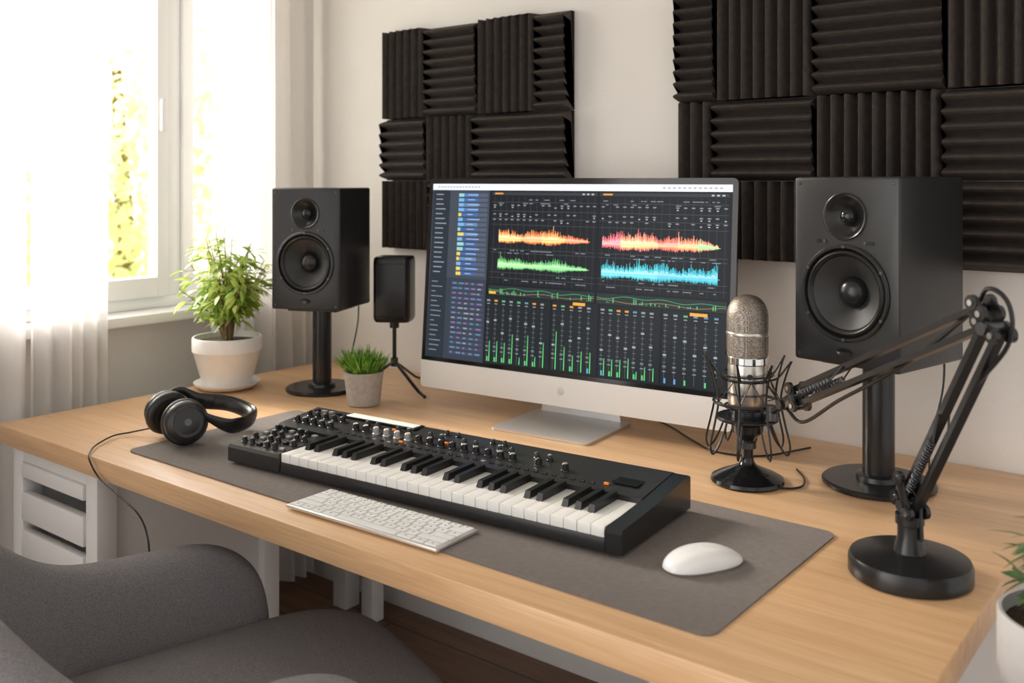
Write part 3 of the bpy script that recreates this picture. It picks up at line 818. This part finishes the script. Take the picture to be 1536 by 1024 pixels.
b.tube(cr([A_+Vector((-.03,.02,-.03)),A_+Vector((.01,.0,-.045)),A_+Vector((.10,-.07,.020)),A_.lerp(Ee,.6)+Vector((0,0,-.010)),A_.lerp(Ee,.9)+Vector((0,0,.030)),Ee+Vector((-.008,.005,.052)),Ee+Vector((.022,-.014,.034)),Ee+Vector((.020,-.012,-.02)),Ee.lerp(J1,.35)+Vector((.010,-.008,0)),Ee.lerp(J1,.7)+Vector((.012,-.008,-.0)),J1+Vector((.020,-.010,.02)),B+Vector((.02,-.01,.06))],8),.0032,M_blkS,seg=8)
b.obj('cable',e)

# ---------------------------------------------------------------- plants
def pot(b,r0,r1,h,m,th=.006):
    b.lathe([(r0*.9,0.0005),(r0,.004),(r1*.97,h*.7),(r1,h*.72),(r1,h-.003),(r1-.002,h),(r1-th,h),(r1-th-.002,h-.015),(r1-th-.004,h-.02)],m,None,48,cap=False)
    b.lathe([(.0001,.0006),(r0*.9,.0005)],m,None,48,cap=False)
    b.lathe([(r1-th-.003,h-.016),(r1*.5,h-.011),(.0001,h-.010)],M_soil,None,32,cap=False)
e=empty('potted_ficus',(-2.364,1.680,ZD))
b=MB(); b.lathe([(.055,.0005),(.075,.003),(.092,.016),(.094,.020),(.090,.020),(.070,.009),(.0001,.007)],M_pot,None,48); b.obj('saucer',e)
b=MB(); b.M=T(0,0,.0095); pot(b,.068,.098,.140,M_pot); b.obj('pot',e)
b=MB(); bl=MB(); zb=.140
for i in range(38):
    a=random.uniform(0,2*pi); R_=random.uniform(.02,.150); h=random.uniform(.17,.335)*(1-.30*(R_/.14)**2)
    c,s_=math.cos(a),math.sin(a); r0=random.uniform(0,.012); Rx=R_
    if c<0: Rx=min(R_,.115/max(.1,-c))
    if s_>0 and c>0: Rx=min(R_,.11)
    P0=Vector((c*r0,s_*r0,zb-.008)); P1=Vector((c*Rx*.3,s_*Rx*.3,zb+h*.45)); P2=Vector((c*Rx,s_*Rx,zb+h))
    pts=cr([P0,P1,P2],5); b.tube(pts,.002,M_stem,seg=5,rad=[.0034*(1-.7*k/(len(pts)-1)) for k in range(len(pts))])
    for k in range(20):
        t=random.uniform(.48,1); p=pts[min(len(pts)-1,int(t*(len(pts)-1)))]
        aa=random.uniform(0,2*pi); d=Vector((math.cos(aa),math.sin(aa),random.uniform(-.5,.5)))+Vector((c,s_,0))*.5
        tw=p+d.normalized()*random.uniform(.005,.035)
        if tw.x<-.118: continue
        b.tube([p,tw],.0007,M_stem,seg=3)
        bl.leaf(tw,d,random.uniform(.030,.054),random.uniform(.012,.018),M_leaf,droop=random.uniform(.1,.6))
b.obj('branches',e); bl.obj('leaves',e,ang=180)

e=empty('potted_grass_plant',(-1.900,1.780,ZD))
b=MB(); b.lathe([(.040,.0005),(.043,.003),(.053,.088),(.054,.090),(.049,.090),(.048,.078),(.0001,.080)],M_potg,None,40); b.obj('pot',e)
b=MB()
for i in range(330):
    a=random.uniform(0,2*pi); r=.040*random.random()**.5; t=r/.04; 
    d=Vector((math.cos(a)*t*.8,math.sin(a)*t*.8,1.0))+Vector((random.gauss(0,.2),random.gauss(0,.2),0))
    b.leaf((math.cos(a)*r,math.sin(a)*r,.078),d,random.uniform(.055,.088),random.uniform(.004,.007),M_grass,droop=random.uniform(0,.35)*t+.02)
b.obj('grass_blades',e,ang=180)

e=empty('plant_stand',(-.175,1.36,0))
b=MB()
b.lathe([(.115,.545),(.118,.548),(.118,.562),(.115,.565)],M_white,None,48)
for k in range(3):
    a=2*pi*k/3+.4; b.cyl((.10*math.cos(a),.10*math.sin(a),0.0005),(.085*math.cos(a),.085*math.sin(a),.546),.010,M_white)
b.lathe([(.078,.20),(.078,.212),(.0001,.212)],M_white,None,32)
b.obj('stool',e)
e=empty('potted_houseplant',(-.178,1.352,.5655))
b=MB(); pot(b,.066,.092,.250,M_potr); b.obj('pot',e)
b=MB(); bl=MB()
for i in range(20):
    a=random.uniform(0,2*pi); R_=random.uniform(.02,.105); h=random.uniform(.06,.185); c,s_=math.cos(a),math.sin(a)
    pts=cr([(c*.01,s_*.01,.235),(c*R_*.5,s_*R_*.5,.235+h*.6),(c*R_,s_*R_,.235+h)],5)
    b.tube(pts,.0022,M_leafd,seg=5)
    for k in range(13):
        p=pts[min(len(pts)-1,int(random.uniform(.35,1)*(len(pts)-1)))]; aa=random.uniform(0,2*pi)
        d=Vector((math.cos(aa),math.sin(aa),random.uniform(-.3,.6)))+Vector((c,s_,0))*.6
        bl.leaf(p,d,random.uniform(.035,.062),random.uniform(.010,.015),M_leafd,droop=random.uniform(.1,.6))
b.obj('stems',e); bl.obj('leaves',e,ang=180)

# ---------------------------------------------------------------- chair
e=empty('upholstered_armchair',(-1.390,.885,0),-19)
b=MB(); vs=[];fs=[]
ST=[]
aw=.295; yf=.25; yb=-.04; dep=.27
fr=[0,.012,.03,.055,.085,.12,.16,.20,.245]
for d_ in fr: ST.append((Vector((-aw,yf-d_,0)),Vector((-1,0,0)),0,d_))
N2=22
for i in range(N2+1):
    a=pi*i/N2; nx,ny=-math.cos(a),-math.sin(a)
    ST.append((Vector((aw*nx,yb+dep*ny,0)),Vector((nx/aw,ny/dep,0)).normalized(),math.sin(a),1))
for d_ in fr[::-1]: ST.append((Vector((aw,yf-d_,0)),Vector((1,0,0)),0,d_))
n=len(ST); zb=.34; K=14
for i,(p,nr,sb,dist) in enumerate(ST):
    ht=.648+.262*(sb**2.6)
    if dist<.16: ht-= .14*(1-math.sqrt(max(0,1-(1-dist/.16)**2)))
    th=.046
    if dist<.03: th*= .70+.30*(dist/.03)
    lean=.07*sb**2
    for k in range(K):
        a=2*pi*k/K+pi/K; cx=math.cos(a); cz=math.sin(a)
        x=th*math.copysign(abs(cx)**.55,cx); z=math.copysign(abs(cz)**.55,cz)
        zz=(ht+zb)/2+z*(ht-zb)/2
        off=x+lean*max(0,(zz-.45)/.4)-.035*(1-max(0,min(1,(zz-zb)/.2)))
        v=p+nr*off; vs.append((v.x,v.y,zz))
for i in range(n-1):
    for k in range(K): fs.append([i*K+k,i*K+(k+1)%K,(i+1)*K+(k+1)%K,(i+1)*K+k])
fs.append(list(range(K))[::-1]); fs.append([(n-1)*K+k for k in range(K)])
b.add(vs,fs,M_fab); b.obj('shell',e,subd=2)
b=MB(); vs=[];fs=[];J=40;lev=[(.0,.395,.0),(.90,.40,0),(.985,.415,0),(1.0,.445,0),(.985,.475,0),(.93,.492,0),(.75,.503,0),(.4,.508,0),(.0,.509,0)]
for s_,z,_ in lev:
    for j in range(J):
        a=2*pi*j/J; c,sn=math.cos(a),math.sin(a)
        x=.236*math.copysign(abs(c)**.5,c); y=.085+.355*math.copysign(abs(sn)**.5,sn)
        if y>.0: x*=1+.18*min(1,y/.35)
        vs.append((x*max(s_,.001),.085+(y-.085)*max(s_,.001),z))
for k in range(len(lev)-1):
    for j in range(J): fs.append([k*J+j,k*J+(j+1)%J,(k+1)*J+(j+1)%J,(k+1)*J+j])
b.add(vs,fs,M_fab); b.obj('seat',e,ang=180,subd=1)
b=MB()
b.lathe([(.16,.335),(.17,.345),(.17,.395),(.1,.40)],M_blk,None,32)
b.cyl((0,0,.08),(0,0,.34),.028,M_metal,seg=24)
for k in range(5):
    a=2*pi*k/5+.3; c,s_=math.cos(a),math.sin(a)
    b.tube([(c*.02,s_*.02,.09),(c*.15,s_*.15,.08),(c*.27,s_*.27,.062)],.018,M_metal,seg=10,flat=(.8,1)); b.cyl((c*.27,s_*.27,.05),(c*.27,s_*.27,.07),.008,M_metal)
    t=Vector((-s_,c,0)); b.cyl(Vector((c*.27,s_*.27,.026))-t*.018,Vector((c*.27,s_*.27,.026))+t*.018,.025,M_blk,seg=20)
b.obj('swivel_base',e)

# extra desk cables
b=MB(); b.tube(cr([(-1.24,2.12,ZD+.003),(-1.15,2.08,ZD+.003),(-1.02,1.98,ZD+.003),(-.95,1.94,ZD+.003),(-.86,1.97,ZD+.003),(-.80,2.10,ZD+.003)]),.0022,M_blkS); b.obj('power_cable')

# ---------------------------------------------------------------- light & world
w=bpy.data.worlds.new('World'); sc.world=w; w.use_nodes=True; nt=w.node_tree
bg=nt.nodes['Background']; tc=nt.nodes.new('ShaderNodeTexCoord'); sp=nt.nodes.new('ShaderNodeSeparateXYZ')
nt.links.new(tc.outputs['Generated'],sp.inputs[0])
mr=nt.nodes.new('ShaderNodeMapRange'); mr.inputs['From Min'].default_value=-.75; mr.inputs['From Max'].default_value=.1
mr.inputs['To Min'].default_value=5.8; mr.inputs['To Max'].default_value=.94
nt.links.new(sp.outputs['X'],mr.inputs['Value']); nt.links.new(mr.outputs[0],bg.inputs['Strength'])
bg.inputs['Color'].default_value=(1,.962,.925,1)
l=bpy.data.lights.new('sun','SUN'); l.energy=11; l.angle=math.radians(22); l.color=(1,.92,.81)
o=bpy.data.objects.new('sun',l); sc.collection.objects.link(o)
o.rotation_euler=Vector((.85,.06,-.46)).to_track_quat('-Z','Y').to_euler()

# ---------------------------------------------------------------- camera
cam=bpy.data.cameras.new('camera'); co=bpy.data.objects.new('camera',cam); sc.collection.objects.link(co)
cam.sensor_width=36; cam.lens=33.8; cam.shift_y=-.1576; cam.clip_start=.02
co.location=(0,0,ZD+.6); co.rotation_euler=(pi/2,0,math.radians(38.1))
cam.dof.use_dof=True; cam.dof.focus_distance=1.9; cam.dof.aperture_fstop=3.8
sc.camera=co
